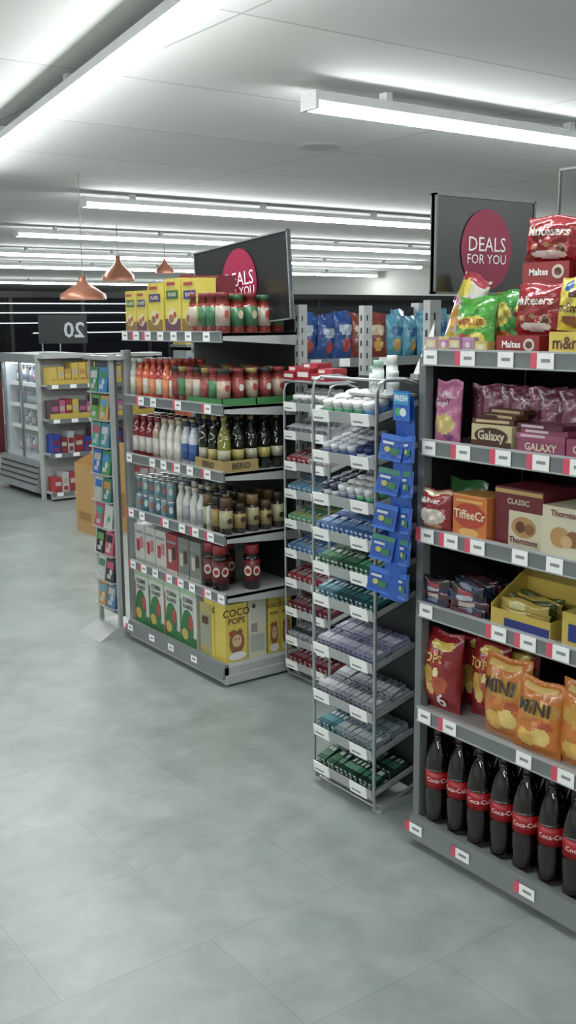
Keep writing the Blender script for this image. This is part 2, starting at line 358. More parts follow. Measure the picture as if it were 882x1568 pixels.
# ------------------------------------------------------------------ card rack (far end)
b=B("gift_card_rack")
for yy in (4.50,4.715): b.box(2.215,yy,0,2.235,yy+.02,1.40,STEEL)
b.box(2.24,4.52,.1,2.26,4.715,1.40,mat('#5a5e60',.5)); b.box(2.19,4.49,1.375,2.32,4.745,1.395,STEEL)
b.box(2.29,4.50,0,2.33,4.53,1.42,STEEL)
b.add([(2.10,4.49,0),(2.10,4.74,0),(2.33,4.74,.0),(2.33,4.49,.0),(2.2,4.5,.05),(2.2,4.72,.05),(2.33,4.72,.05),(2.33,4.5,.05)],[(0,1,5,4),(1,2,6,5),(2,3,7,6),(3,0,4,7),(4,5,6,7)],STEEL)
for r_ in range(9): b.box(2.19,4.52,1.215-r_*.135,2.24,4.715,1.221-r_*.135,STEEL)
b.done()
b=B("gift_cards")
cc=['#2a90c8','#3fa090','#c8c8c6','#3f8a5c','#c84868','#c0c2c4','#2a6ac0','#c08a30','#60a048','#20242a','#4ca0c0','#b8b4ac']
rows=['#2a8ac0','#c89850','#3c88a0','#3a9058','#2c7c6c','#c8c8ca','#c84c6c','#30343a','#4c7ca8']
for r_ in range(9):
    for c_ in range(2):
        z=1.222-r_*.135; yy=4.665-c_*.095
        c1=rows[r_] if c_ else cc[(r_*5+3)%12]
        for q in range(2):
            b.at(2.20+q*.015,yy,z,-90,-8)
            b.pbox(.085,.006,.118,card(c1),[('r',.1,.55,.9,.85,card(cc[(r_*7+2+c_)%12])),('r',.2,.12,.7,.3,card('#b8b8b8')),('c',.65,.42,.2,.12,card(cc[(r_*3+5)%12]))])
b.done()
# ------------------------------------------------------------------ LEFT gondola goods
Zt=LZ
YEL=card('#d8c42f')
b=B("cereal_packets")
for i,(yy,h) in enumerate([(4.43,.19),(4.32,.19),(4.19,.22),(4.03,.235),(3.88,.23)]):
    for q in range(2):
        b.at(2.30+q*.1,yy,Zt[0],-90); w=.1 if i<2 else .135
        b.pbox(w,.09,h*(1 if q==0 else 1.05),YEL if q==0 else card('#7c2a34'),[('r',0,0,1,.26,card('#6c4058' if i%2 else '#8c6a2c')),('c',.5,.3,.33,.15,card('#d8cc98')),('c',.4,.26,.16,.08,card('#9c6c3c')),('c',.65,.33,.1,.06,card('#b83c3c')),('r',.12,.62,.88,.78,card('#4c3a7c' if i%3 else '#3c6a3c')),('t',.5,.70,.022,"FLAKES",card('#e0d8b0')),('r',.15,.87,.7,.93,card('#b03a3a'))])
b.at(2.55,4.1,Zt[0],-90); b.pbox(.6,.08,.27,card('#6c2a30'))
b.done()
b=B("pasta_sauce_jars")
for j in range(4):
    for i in range(5):
        b.at(2.315+i*.068,3.645+j*.07,Zt[0])
        b.jar(.031,.165-.01*(i%2),glass('#7c261c'),card('#346c44' if (i+j)%3 else '#a89888'),card('#2f5a34' if i%2 else '#7c2028'))
        b.disc(0,.075,.012,.018,card('#b8a888' if (i+j)%3 else '#b03830'),-.0325,12)
b.done()
b=B("stacked_cartons")
for i in range(3):
    b.at(2.40+i*.075,3.98,Zt[0],0); b.pbox(.07,.1,.22+.02*(i%2),card(['#7c1c2c','#8c3a2c','#7c1c2c'][i]),[('r',.1,.5,.9,.8,card('#c8b050'))])
b.done()
b=B("sauce_bottles")
for i in range(7):
    yy=4.42-i*.062; c=['#a8a8a0','#b84c2c','#c8582c','#b83c2c','#982c24','#c8603c','#a83a24'][i]
    for q in range(3):
        b.at(2.31+q*.07,yy,Zt[1]); b.bottle(.026,.18,glass(c),card('#d0783c' if i%2 else '#c0b8a8'),card('#b8b8b0' if i<2 else '#a83020'),neck=.55)
b.done()
b=B("jam_jars")
GRN=card('#2f7c3c')
for j in range(7):
    for i in range(5):
        b.at(2.315+i*.07,3.65+j*.064,Zt[1]+.004)
        b.jar(.029,.15,glass(['#7c2420','#8c342c','#6c2c20'][(i+j)%3]),card(['#b09880','#3f7a4c','#984038','#b8b0a0'][(i*2+j)%4]),card(['#2c2c2c','#882028','#988038'][(i+j)%3]))
        b.disc(0,.07,.012,.015,card(['#a03030','#c8c0a0','#d0c8b8','#a83838'][(i*2+j)%4]),-.0305,12)
b.idn()
for (xx0,xx1) in ((2.283,2.45),(2.455,2.65)):
    b.box(xx0,3.612,Zt[1],xx1,3.615,Zt[1]+.03,GRN); b.box(xx0,3.612,Zt[1],xx0+.003,3.9,Zt[1]+.03,GRN)
b.done()
b=B("condiment_bottles")
cs=[('#7c1c24','#c0b8b4','#7c1c24')]*3+[('#a88c7c','#c0b8b0','#7c2a2c')]+[('#c8c4b8','#d0ccc0','#b8a888')]*3+[('#c0c4cc','#2c4c90','#28304c')]*2
for i,c in enumerate(cs):
    for q in range(3):
        b.at(2.315+q*.07,4.42-i*.066,Zt[2]); b.bottle(.028,.19,glass(c[0]),card(c[1]),card(c[2]),neck=.5,sh=.66)
b.done()
b=B("olive_oil_bottles")
for j in range(3):
    for i in range(5):
        b.at(2.315+i*.068,3.655+j*.075,Zt[2]+.003); b.bottle(.028,.235,glass('#14140c' if (i or j) else '#6c6c20'),card('#a89a44' if (i+j)%2 else '#a8a488'),card('#20201c' if i%2 else '#887430'),neck=.36,sh=.6,l0=.2,l1=.38)
TR=card('#a08848'); TX=card('#3c3424'); b.idn()
for k,(xx0,xx1) in enumerate(((2.283,2.46),(2.47,2.64))):
    b.box(xx0,3.612,Zt[2],xx1,3.616,Zt[2]+.05,TR); b.box(xx0,3.616,Zt[2],xx0+.003,3.84,Zt[2]+.05,TR)
    b.at((xx0+xx1)/2,3.611,Zt[2]+.025); b.text("BERIO",0,0,.035,TX)
b.at(2.281,3.73,Zt[2]+.025,-90); b.text("BERIO",0,0,.035,TX)
b.done()
b=B("drink_cans")
for i in range(6):
    for q in range(3):
        for s_ in range(2):
            b.at(2.315+q*.065,4.41-i*.06,Zt[3]+s_*.085); b.lathe([(0,0),(.022,0),(.026,.006),(.026,.076),(.021,.084),(0,.084)],[CHROME,CHROME,card('#3c6c78' if (i+s_)%2 else '#6c9098'),CHROME,CHROME],12)
            b.M=b.M@Matrix.Rotation(rad(-45),4,'Z'); b.disc(0,.042,.01,.018,card('#b8c4c4' if i%2 else '#a85c50'),-.0268,10)
b.done()
b=B("milk_bottles")
for i in range(5):
    for q in range(3):
        b.at(2.315+q*.07,4.02-i*.06,Zt[3]); b.bottle(.026,.17,card('#c8c8c2'),card('#989ca8' if i%2 else '#c0bfb8'),card('#2c2c34' if i>2 else '#c4c0b0'),neck=.5)
b.done()
b=B("gravy_jars")
for j in range(3):
    for i in range(5):
        b.at(2.315+i*.068,3.65+j*.068,Zt[3]); b.jar(.029,.13+.03*(i%2==0),glass('#2c1c12'),card('#988040' if (i+j)%2 else '#a09870'),card(['#5c4028','#2c2018','#7c6030'][(i+j)%3]),.25)
        b.disc(0,.06,.014,.012,card('#3c2c1c'),-.0305,12)
b.done()
b=B("tea_cartons")
for i in range(6):
    yy=4.40-i*.105
    for q in range(2):
        b.at(2.29+q*.13,yy,Zt[4],-90); c='#c0c0ba' if i<3 else ('#a02c34' if i==3 else '#787872')
        b.pbox(.098,.12,.19,card(c),[('r',0,.0,1,.12,card('#a4a49c' if i!=3 else '#c8b8b0')),('r',.2,.3,.5,.62,card('#b83038' if i<3 else '#c0b8b0')),('r',.58,.4,.85,.7,card('#c87078' if i<3 else '#403028')),('r',.1,.78,.9,.84,TXT)])
b.done()
b=B("instant_coffee_jars")
for i,(xx,yy,h) in enumerate([(2.33,3.80,.2),(2.41,3.80,.2),(2.325,3.72,.2),(2.45,3.66,.2)]):
    b.at(xx,yy,Zt[4]); b.jar(.037,h,glass('#1a0c0a'),card('#6c1820'),card('#981c24'),.2,18)
    for aa in (0,-60):
        b.at(xx,yy,Zt[4],aa); b.disc(0,h*.42,.018,.022,card('#d0c4b4'),-.0385,14); b.disc(0,h*.42,.012,.012,card('#982028'),-.0392,12)
b.done()
b=B("cereal_boxes")
WG=card('#c8ccc4'); GR=card('#2c743c')
for i in range(4):
    yy=4.39-i*.15
    for q in range(4):
        b.at(2.285+q*.065,yy,Zt[5],-90)
        b.pbox(.143,.06,.27,WG,[('r',.0,.9,1,1,card('#a0c098')),('r',0,0,1,.18,GR),('c',.45,.32,.36,.32,GR),('c',.66,.42,.13,.13,card('#b83a34')),('c',.3,.2,.2,.1,card('#c8a440')),('t',.5,.80,.03,"CORN",card('#2c2c2c')),('t',.5,.69,.026,"FLAKES",card('#2c2c2c')),('r',0,0,.08,.8,card('#3c8a4c' if i%2 else '#b86040'))])
YB=card('#d4bc28'); BR=card('#5c3418')
xs=[2.345,2.455,2.545,2.612]; ws=[.115,.095,.062,.062]
for k,(xx,w) in enumerate(zip(xs,ws)):
    for q in range(2):
        b.at(xx,3.63+q*.09,Zt[5],0)
        if k==1: d=[('r',.1,.1,.9,.4,card('#a8aca0')),('r',.15,.45,.5,.6,card('#8c8c80')),('r',.15,.65,.85,.9,card('#b8b8ac')),('c',.3,.9,.1,.04,BR)]; mm=card('#c8c4a8')
        else: d=[('t',.5,.84,w*.4,"COCO",BR),('t',.5,.7,w*.34,"POPS",BR),('c',.5,.33,.34,.2,card('#8c5a30')),('c',.36,.5,.12,.06,card('#8c5a30')),('c',.64,.5,.12,.06,card('#8c5a30')),('c',.5,.36,.22,.11,card('#d0a880')),('c',.42,.39,.03,.018,BR),('c',.58,.39,.03,.018,BR),('c',.5,.1,.4,.07,card('#d8d8d4')),('c',.22,.5,.08,.04,card('#b83030'))]; mm=YB
        b.pbox(w,.085,.262,mm,d)
b.at(2.285,3.79,Zt[5],-90); b.pbox(.09,.3,.24,card('#b0a25c'),[('r',.1,.2,.9,.8,card('#989c88')),('r',.2,.6,.8,.75,BR)])
b.done()
# ------------------------------------------------------------------ row shelving behind left end cap
b=B("aisle_shelving")
xs0,xs1=2.78,6.2
AZ=[1.375,1.10,.83,.56,.30,.08]
for z in AZ:
    b.box(xs0,3.74,z-.012,xs1,4.1,z,STEEL); b.box(xs0,3.728,z-.036,xs1,3.742,z+.006,STEELD)
    xx=xs0+.05
    while xx<xs1: b.box(xx,3.724,z-.032,xx+.06,3.728,z+.004,WHITE); xx+=random.uniform(.15,.3)
b.box(xs0,4.1,0,xs1,4.13,1.62,DARK); b.box(xs0,3.76,0,xs1,4.1,.04,BLACK)
for xx in (xs0-.01,3.8,4.9,6.19): b.box(xx,4.06,0,xx+.03,4.12,1.64,STEEL)
b.done()
b=B("crisp_bags"); bl=foil('#1f4484'); bl2=foil('#4c90a8'); rd=foil('#743024'); sv=foil('#98a8b4')
cols=[bl,bl,bl,rd,rd,bl2,bl2,bl2,bl2,sv,bl,rd]
xx=2.86;i=0
while xx<6:
    c=cols[i%len(cols)]
    for q in range(2):
        c2=foil('#b8a888' if c is rd else ('#a8b8c8' if c is bl else '#1c5c8c')); c3=foil('#a83c30' if c is bl else '#c0903c')
        b.at(xx,3.80+q*.09,AZ[0],random.uniform(-18,18),random.uniform(-6,2),random.uniform(-4,4)); b.bag(.12,.19+.04*random.random(),.06,(lambda a,c2,c3:(lambda u,v: c2 if ((u-.5)/.34)**2+((v-.62)/.12)**2<1 else (c3 if ((u-.55)/.22)**2+((v-.28)/.14)**2<1 else a)))(c,c2,c3),nu=12,nv=14,seed=i*3+q)
    xx+=.105; i+=1
b.done()
b=B("snack_boxes")
pal=['#c83040','#2c6cb0','#e0c040','#3c8c50','#c8c4bc','#7c3c8c','#d87030','#2c2c34']
for z in AZ[1:]:
    xx=xs0+.06
    while xx<6.1:
        w=random.uniform(.08,.14); h=random.uniform(.13,.19); b.at(xx+w/2,3.76,z,0)
        b.pbox(w-.006,.2,h,card(random.choice(pal)),[('r',.15,.5,.85,.8,card(random.choice(pal))),('r',.1,.1,.5,.35,card('#c8c8c4'))]); xx+=w
b.done()
# ------------------------------------------------------------------ RIGHT gondola goods
R=RZ
def striped(*cs):
    def f(u,v):
        for lim,m in cs:
            if v<=lim: return m
        return cs[-1][1]
    return f
def blot(basem,spots):
    def f(u,v):
        for (a,c,ra,rb,m) in spots:
            if ((u-a)/ra)**2+((v-c)/rb)**2<1: return m
        return basem
    return f
HR=dict(nu=26,nv=30)
REDF=foil('#98141e'); WHF=foil('#e0d8d2'); PKF=foil('#c85a88'); YLF=foil('#d6c23a'); ORF=foil('#d0701c'); BRF=foil('#5c2a1c')
b=B("sweet_bags")
z=R[0]
mixf=blot(foil('#c8c4b8'),[(.3,.80,.25,.12,YLF),(.7,.6,.22,.15,PKF),(.25,.4,.22,.16,foil('#d09830')),(.75,.3,.2,.13,foil('#8c3c90')),(.45,.15,.3,.1,YLF),(.5,.95,.5,.06,foil('#a03040'))])
b.at(2.07,2.065,z+.0,-90,-4,20); b.bag(.105,.215,.05,mixf,[("SWEETS",.5,.62,.024,PKF)],seed=1,**HR)
b.at(2.15,2.085,z,-95,-5,5); b.bag(.12,.13,.05,striped((.3,foil('#b8a0c0')),(.6,YLF),(1,foil('#d0c8a8'))),seed=2)
grn=blot(foil('#44a02c'),[(.5,.52,.4,.13,YLF),(.3,.2,.18,.12,foil('#c04038')),(.7,.22,.16,.12,foil('#e0d060')),(.5,.22,.1,.1,foil('#d87820')),(.5,.9,.5,.06,foil('#3c8c30'))])
b.at(2.04,1.96,z,-88,-6); b.bag(.135,.145,.06,grn,[("PASTILLES",.5,.52,.021,foil('#b02030'))],seed=3,**HR)
b.at(2.12,1.92,z,-84,-4,-6); b.bag(.12,.16,.06,blot(foil('#389038'),[(.5,.6,.3,.2,foil('#e0d060')),(.5,.2,.3,.14,ORF)]),seed=4,**HR)
b.at(2.20,1.98,z,-90,-4,4); b.bag(.15,.16,.06,blot(foil('#b88430'),[(.5,.5,.3,.2,foil('#a03090'))]),seed=5)
b.at(2.13,1.885,z,-90,-4,-3); b.bag(.10,.15,.05,blot(foil('#b8a838'),[(.5,.5,.3,.2,foil('#a03038'))]),seed=6,**HR)
b.done()
b=B("sweet_boxes")
for i,(yy,c) in enumerate([(2.085,'#b88ea8'),(2.04,'#c8b860'),(1.995,'#a87098'),(1.95,'#b898b0'),(1.90,'#c8ac58')]):
    b.at(2.0+.004*(i%2),yy,z,-90); b.pbox(.044,.03,.04 if i<4 else .03,card(c),[('r',.1,.3,.9,.8,card('#c070a8' if i%2 else '#d8c870')),('c',.5,.5,.2,.2,card('#d0d0c8'))])
b.done()
b=B("chocolate_ball_bags")
mf=blot(REDF,[(.5,.16,.3,.09,WHF),(.25,.31,.07,.06,foil('#b87e54')),(.72,.29,.09,.07,BRF),(.72,.29,.12,.1,foil('#c89870')),(.5,.36,.06,.05,foil('#b87e54'))])
b.at(2.05,1.745,z+.045,-90,-3,0); b.bag(.155,.13,.07,mf,[("Maltesers",.5,.64,.030,WHF)],seed=11,**HR)
b.at(2.14,1.79,z+.228,-84,-3,3); b.bag(.17,.115,.07,mf,[("Maltesers",.5,.64,.032,WHF)],seed=12,**HR)
b.at(2.15,1.64,z+.24,-96,-3,-8); b.bag(.15,.12,.07,mf,[("Maltesers",.5,.64,.030,WHF)],seed=13,**HR)
b.at(2.05,1.40,z+.045,-90,-3,0); b.bag(.16,.15,.07,mf,[("Maltesers",.5,.58,.032,WHF)],seed=14)
RB=card('#98141e')
for (x_,y_,z_,w_,d_,h_) in ((2.01,1.785,z,.14,.08,.045),(2.10,1.775,z,.15,.10,.178),(2.10,1.78,z+.178,.15,.09,.05),(2.11,1.62,z,.13,.12,.24),(2.01,1.40,z,.16,.08,.045)):
    b.at(x_,y_,z_,-90); b.pbox(w_,d_,h_,RB,[('t',.36,.5,.024,"Maltes",WHITE),('c',.78,.5,.13,.35 if h_<.1 else .15,card('#d0c0b0')),('c',.78,.5,.08,.2 if h_<.1 else .08,BRF)])
b.done()
b=B("peanut_chocolate_bags")
yb=blot(YLF,[(.5,.18,.3,.1,card('#8c4a1c')),(.3,.82,.12,.1,foil('#3c70b0')),(.65,.66,.3,.08,BRF),(.7,.86,.12,.06,foil('#c83c30'))])
b.at(2.03,1.615,z+.055,-90,-3,4); b.bag(.125,.128,.06,yb,[("m&m's",.5,.42,.03,BRF)],seed=21,**HR)
b.at(2.0,1.60,z,-90); b.pbox(.15,.09,.055,card('#d8bc2a'),[('t',.45,.5,.042,"m&m's",BRF)])
b.at(2.03,1.46,z,-90,-3,-3); b.bag(.14,.2,.07,yb,[("m&m's",.5,.38,.03,BRF)],seed=22)
b.done()
z=R[1]
b=B("chocolate_pouches")
p1=blot(foil('#c8709c'),[(.5,.3,.38,.16,foil('#d8c070')),(.45,.7,.34,.12,foil('#e0c0d0')),(.6,.1,.2,.06,foil('#8c4c8c'))])
b.at(2.03,2.045,z,-90,-3); b.bag(.10,.172,.04,p1,[("Dairy",.5,.70,.026,foil('#a02868'))],seed=31,**HR)
for i in range(7):
    p2=blot(foil(['#6c2040','#7c304c','#5c1c38'][i%3]),[(.3,.5,.2,.35,foil('#8c4c64'))])
    b.at(2.10+(.0 if i%2 else .02),1.975-i*.05,z,-60,-3); b.bag(.10,.16,.03,p2,seed=32+i,nu=10,nv=12)
b.done()
b=B("chocolate_bar_boxes")
gx=card('#4c2618'); cr_=card('#d8ccac')
b.at(2.0,1.855,z,-90); b.pbox(.14,.11,.065,card('#c8b888'),[('r',0,.0,1,.35,gx),('c',.5,.55,.42,.34,gx),('t',.5,.55,.034,"Galaxy",cr_)])
b.at(2.03,1.86,z+.065,-84); b.pbox(.13,.05,.022,gx)
for k in range(3): b.at(2.01+k*.02,1.86-k*.004,z+.067+.012*k,-90+random.uniform(-8,8)); b.pbox(.13,.04,.012,card('#5c3020'),[('r',.1,.2,.9,.8,card('#c8b080'))])
b.at(2.0,1.69,z,-90); b.pbox(.15,.12,.04,card('#903c60'),[('t',.5,.5,.026,"GALAXY",cr_)])
for k in range(6): b.at(2.005+(k%2)*.06,1.69+random.uniform(-.01,.01),z+.04+.012*(k//2),-90+random.uniform(-8,8)); b.pbox(.15,.045,.013,card(['#a85474','#5c2838','#883858'][k%3]),[('r',.1,.3,.6,.8,card('#d0b4c0'))])
b.at(2.0,1.54,z,-90); b.pbox(.14,.12,.05,card('#903458'),[('t',.5,.5,.026,"GALAXY",cr_)])
b.done()
z=R[2]
b=B("snack_multipacks")
b.at(2.005,2.055,z,-90,-2); b.bag(.12,.12,.06,blot(foil('#8c1a28'),[(.5,.38,.42,.2,foil('#d0c4b8')),(.5,.15,.3,.08,foil('#b87c50')),(.5,.93,.5,.05,foil('#c8b890'))]),[("Malteser",.5,.75,.02,WHF)],seed=41,**HR)
b.at(2.10,2.03,z,-90,-2); b.bag(.15,.14,.06,striped((.6,foil('#7c6c2c')),(1,foil('#346438'))),seed=42)
b.done()
b=B("chocolate_treat_cartons")
OR=card('#d46e1c')
b.at(2.0,1.925,z,-90); b.pbox(.125,.12,.115,OR,[('c',.5,.55,.47,.3,card('#b83818')),('t',.5,.56,.034,"TiffeeCr",card('#e4d4b0')),('c',.5,.15,.3,.1,card('#e0a448')),('r',.1,.86,.9,.93,card('#e0a448'))])
b.at(2.0,1.93,z+.115,-88); b.pbox(.12,.1,.004,card('#e0983c'))
MA=card('#701c24'); CRM=card('#d0c6a8')
b.at(2.02,1.77,z,-90); b.pbox(.16,.16,.155,MA,[('r',.3,.0,1,.62,CRM),('c',.62,.36,.26,.18,card('#b88848')),('c',.55,.36,.1,.1,card('#6c3a1c')),('c',.74,.34,.1,.09,card('#8c5a30')),('t',.62,.12,.022,"Thorntons",MA),('r',0,.9,1,.97,card('#b89850')),('t',.5,.77,.02,"CLASSIC",CRM)])
b.at(2.0,1.60,z,-90); b.pbox(.15,.16,.13,CRM,[('c',.38,.42,.2,.2,card('#b88848')),('c',.66,.42,.16,.16,card('#8c5a30')),('c',.52,.36,.12,.12,card('#c8a068')),('t',.5,.87,.022,"Thorntons",MA)])
b.at(2.0,1.44,z,-90); b.pbox(.15,.16,.12,OR,[('c',.5,.5,.45,.3,card('#b83818'))])
b.done()
z=R[3]
b=B("chocolate_bar_multipacks")
cs=[('#20243c','#7c84a0'),('#2c1c1c','#a8323c'),('#1c2c54','#b0b4bc'),('#4c1c2c','#b8a8a0')]
for (yc,w,n) in ((2.055,.12,10),(1.93,.13,14),(2.03,.12,8)):
    for k in range(n):
        c=cs[k%4]; xx=2.01+.035*(k%3)+(0 if yc!=2.03 else .12)
        b.at(xx,yc+random.uniform(-.006,.006),z+.016*(k//3)+.002,-90+random.uniform(-14,14),random.uniform(-3,6),random.uniform(-4,4)); b.bag(w,.034,.022,(lambda a,c2:(lambda u,v: c2 if .25<u<.7 and .3<v<.7 else a))(foil(c[0]),foil(c[1])),nu=16,nv=10,seed=k,wr=.001)
b.idn(); b.box(1.998,1.87,z,2.0,1.99,z+.02,card('#5c1c34')); b.box(1.998,2.0,z,2.0,2.1,z+.015,card('#283060'))
b.done()
b=B("display_tray_of_bars")
YT=card('#c4a82c'); BLU=card('#20307c'); b.idn()
b.box(2.0,1.64,z,2.003,1.835,z+.05,YT); b.box(1.999,1.64,z+.008,2.0,1.79,z+.03,BLU)
b.add([(2.0,1.835,z),(2.14,1.835,z),(2.14,1.835,z+.14),(2.0,1.835,z+.06),(2.0,1.838,z),(2.14,1.838,z),(2.14,1.838,z+.14),(2.0,1.838,z+.06)],[(0,1,2,3),(7,6,5,4),(3,2,6,7),(0,3,7,4)],YT)
b.box(2.14,1.64,z,2.143,1.838,z+.14,YT); b.box(2.0,1.637,z,2.14,1.64,z+.05,YT)
for k in range(12):
    b.at(2.02+.028*(k%4),1.74+random.uniform(-.008,.008),z+.005+.022*(k//4),-90+random.uniform(-6,6),random.uniform(-4,10)); b.bag(.16,.035,.025,blot(foil('#4c5420' if k%2 else '#a89034'),[(.4,.5,.2,.3,foil('#c8c080'))]),nu=14,nv=8,seed=k+60,wr=.001)
b.at(2.0,1.50,z,-90); b.pbox(.2,.14,.09,YT,[('r',.1,.2,.9,.7,BLU)])
b.done()
z=R[4]
b=B("snack_sharing_bags")
rb=blot(foil('#901820'),[(.30,.46,.17,.12,foil('#c89838')),(.36,.3,.1,.1,foil('#d8b860')),(.6,.36,.2,.12,foil('#b85028')),(.5,.5,.1,.06,foil('#e0d090')),(.4,.68,.3,.09,foil('#b82c28')),(.6,.85,.3,.06,foil('#d0b040'))])
b.at(2.045,2.06,z,-88,-3); b.bag(.145,.235,.08,rb,[("6",.68,.16,.06,WHF),("TOPS",.4,.68,.036,foil('#e0c060'))],seed=71,**HR)
b.at(2.14,2.0,z,-80,-3); b.bag(.15,.23,.07,rb,seed=72,**HR)
b.at(2.10,1.925,z,-86,-3); b.bag(.13,.24,.07,rb,[("6",.7,.14,.045,WHF),("TOPS",.4,.68,.036,foil('#e0c060'))],seed=73,**HR)
b.at(2.15,1.86,z,-80,-3,-3); b.bag(.14,.23,.06,rb,seed=74,**HR)
ob=blot(foil('#cc741a'),[(.5,.64,.48,.12,foil('#c89430')),(.35,.22,.2,.13,foil('#e0b040')),(.66,.28,.18,.12,foil('#e4c468')),(.75,.44,.15,.06,foil('#b84c1c')),(.5,.9,.4,.04,foil('#e0b868'))])
b.at(2.04,1.80,z,-92,-3,-3); b.bag(.17,.225,.08,ob,[("MINI",.5,.66,.054,foil('#3c2c1c'))],seed=75,**HR)
b.at(2.025,1.685,z-.0,-86,-3,3); b.bag(.15,.2,.07,ob,[("MINI",.5,.66,.048,foil('#3c2c1c'))],seed=76,**HR)
b.at(2.04,1.54,z,-90,-3); b.bag(.17,.22,.08,ob,seed=77)
b.at(2.04,1.38,z,-90,-3); b.bag(.16,.22,.08,rb,seed=78)
b.done()
z=R[5]
b=B("cola_bottles")
CO=mat('#120604',.08,coat=.5,name='cola_liquid'); LB=mat('#a00f1c',.35,name='cola_label'); CP=card('#1a0a0a')
def cola(b,x,y,a):
    b.at(x,y,z,a); r=.0385; h=.29
    prof=[(0,.004),(.55,.0),(.86,.015),(.95,.07),(.93,.16),(1.0,.26),(1.0,.37),(.97,.40),(.985,.40),(.985,.58),(.97,.58),(1.0,.62),(.93,.70),(.72,.80),(.45,.875),(.32,.905),(.32,.925),(.42,.925),(.42,.935),(.34,.94),(.37,.94),(.37,.995),(0,1)]
    ms=[LB if 8<=i<=9 else (CP if i>=19 else CO) for i in range(len(prof)-1)]
    b.lathe([(p*r,q*h) for p,q in prof],ms,20)
    rr=r*.985+.0008
    b.text("Coca-Cola",0,.49*h,.0185,WHITE,fn=lambda px,pz:(rr*math.sin(px/rr),-rr*math.cos(px/rr),pz),bold=.0)
    b.text("Coca-Cola",0,.49*h,.0185,WHITE,fn=lambda px,pz:(-rr*math.sin(px/rr),rr*math.cos(px/rr),pz),bold=.0)
yy=2.06;k=0
while yy>.4:
    for q in range(4): cola(b,2.035+q*.086+(.004 if k%2 else 0),yy,-50+random.uniform(-20,20))
    yy-=.085; k+=1
b.done()
# ------------------------------------------------------------------ far-left background
b=B("glass_door_fridge")
FR=mat('#8c9294',.4,.2); IN=mat('#b8bec0',.5,name='fridge_inner'); FL=mat('#eef6ff',.5,emit=12,name='fridge_led')
GLS=mat('#dfe8ea',.05,alpha=.14,name='door_glass',var=0)
ya,yb_=8.70,9.60
b.box(3.60,ya,0,4.2,yb_,.10,BLACK)
b.add([(3.50,ya,.06),(3.50,yb_,.06),(3.62,yb_,.02),(3.62,ya,.02),(3.56,ya,.33),(3.56,yb_,.33),(3.7,yb_,.33),(3.7,ya,.33)],[(0,1,5,4),(4,5,6,7),(0,4,7,3),(1,2,6,5)],FR)
for zz in (.12,.17,.22,.27): b.box(3.505+.19*(zz-.1),ya,zz,3.512+.19*(zz-.1),yb_,zz+.012,BLACK)
b.box(4.08,ya,.3,4.12,yb_,1.22,IN); b.box(3.62,ya,.1,4.12,ya+.03,1.24,IN); b.box(3.62,yb_-.03,.1,4.12,yb_,1.24,IN)
b.box(3.56,ya,1.2,4.12,yb_,1.28,FR); b.box(3.62,ya+.05,1.185,3.66,yb_-.05,1.2,FL); b.box(3.60,ya,.33,4.1,yb_,.36,IN)
for yy in (ya,9.135,yb_-.03): b.box(3.585,yy,.33,3.61,yy+.03,1.2,STEELD)
for (p,q) in ((ya+.03,9.135),(9.165,yb_-.03)): b.box(3.592,p,.36,3.598,q,1.2,GLS); b.tube([(3.57,q-.04,.6),(3.57,q-.04,.95)],.008,CHROME)
for zz in (.6,.8,1.0): b.box(3.66,ya+.03,zz,4.08,yb_-.03,zz+.012,IN); b.box(3.655,ya+.03,zz-.02,3.665,yb_-.03,zz+.015,WHITE)
b.done()
b=B("chilled_drinks")
for zz in (.36,.612,.812,1.012):
    yy=yb_-.08
    while yy>ya+.06:
        c=random.choice(['#c8c8c8','#3c3c44','#98a0a8','#3c5c9c','#b85c84','#b8a850','#2c2c34']); b.at(3.74,yy,zz)
        b.bottle(.034,.15,card(c),card(random.choice(['#b8b8b8','#445c88','#a85870','#343840'])),card('#c8c8c8'),seg=8); yy-=.08
b.done()
b=B("end_cap_shelving")
u0,u1,v0,v1=3.56,4.7,8.46,8.64
LGR=mat('#aeb1af',.5)
b.box(u0+.02,v0+.03,0,u1,v1,.04,BLACK)
for zz in (.075,.42,.72,1.02):
    b.box(u0,v0,zz-.015,u1,v1,zz,STEEL); b.box(u0,v0-.012,zz-.035,u1,v0,zz+.005,STEELD)
    xx=u0+.04
    while xx<u1-.1: b.box(xx,v0-.016,zz-.03,xx+.06,v0-.012,zz+.003,WHITE); xx+=.17
b.box(u0,v1,0,u1,v1+.03,1.27,LGR); b.box(u0-.015,v1-.03,0,u0+.01,v1+.03,1.27,LGR); b.box(u0-.02,v0,1.25,u1,v1+.03,1.28,LGR)
b.box(u0-.01,v0-.01,.02,u1,v0,.06,STEEL)
b.done()
b=B("grocery_packets")
for zz,cs_ in ((.075,['#b03030','#b8b8b8']),(.42,['#28409c','#7c2430','#a8acb0','#8c2020']),(.72,['#5c4850','#b85884','#983040','#c8b040']),(1.02,['#c8ac34','#c8ac34','#b88c34'])):
    xx=u0+.03;i=0
    while xx<u1-.12:
        w=random.uniform(.06,.09); b.at(xx+w/2,v0+.01,zz); b.pbox(w-.006,.14,random.uniform(.13,.20),card(cs_[i%len(cs_)]),[('r',.1,.45,.9,.7,card('#b0a890' if i%2 else cs_[(i+1)%len(cs_)])),('r',.2,.1,.8,.3,card('#983030' if zz<1 else '#b8682c'))]); xx+=w;i+=1
b.idn(); b.box(u0+.02,v0+.001,.72,u1-.1,v0+.006,.77,card('#c8ac34')); b.box(u0+.02,v0+.001,1.02,u1-.1,v0+.006,1.06,card('#c8ac34'))
b.done()
b=B("cardboard_display_bin")
CB=mat('#b08a58',.8,name='cardboard'); CB2=mat('#94703f',.85,name='cardboard_dark')
x0,y0_,x1,y1_=3.20,6.86,3.52,7.16
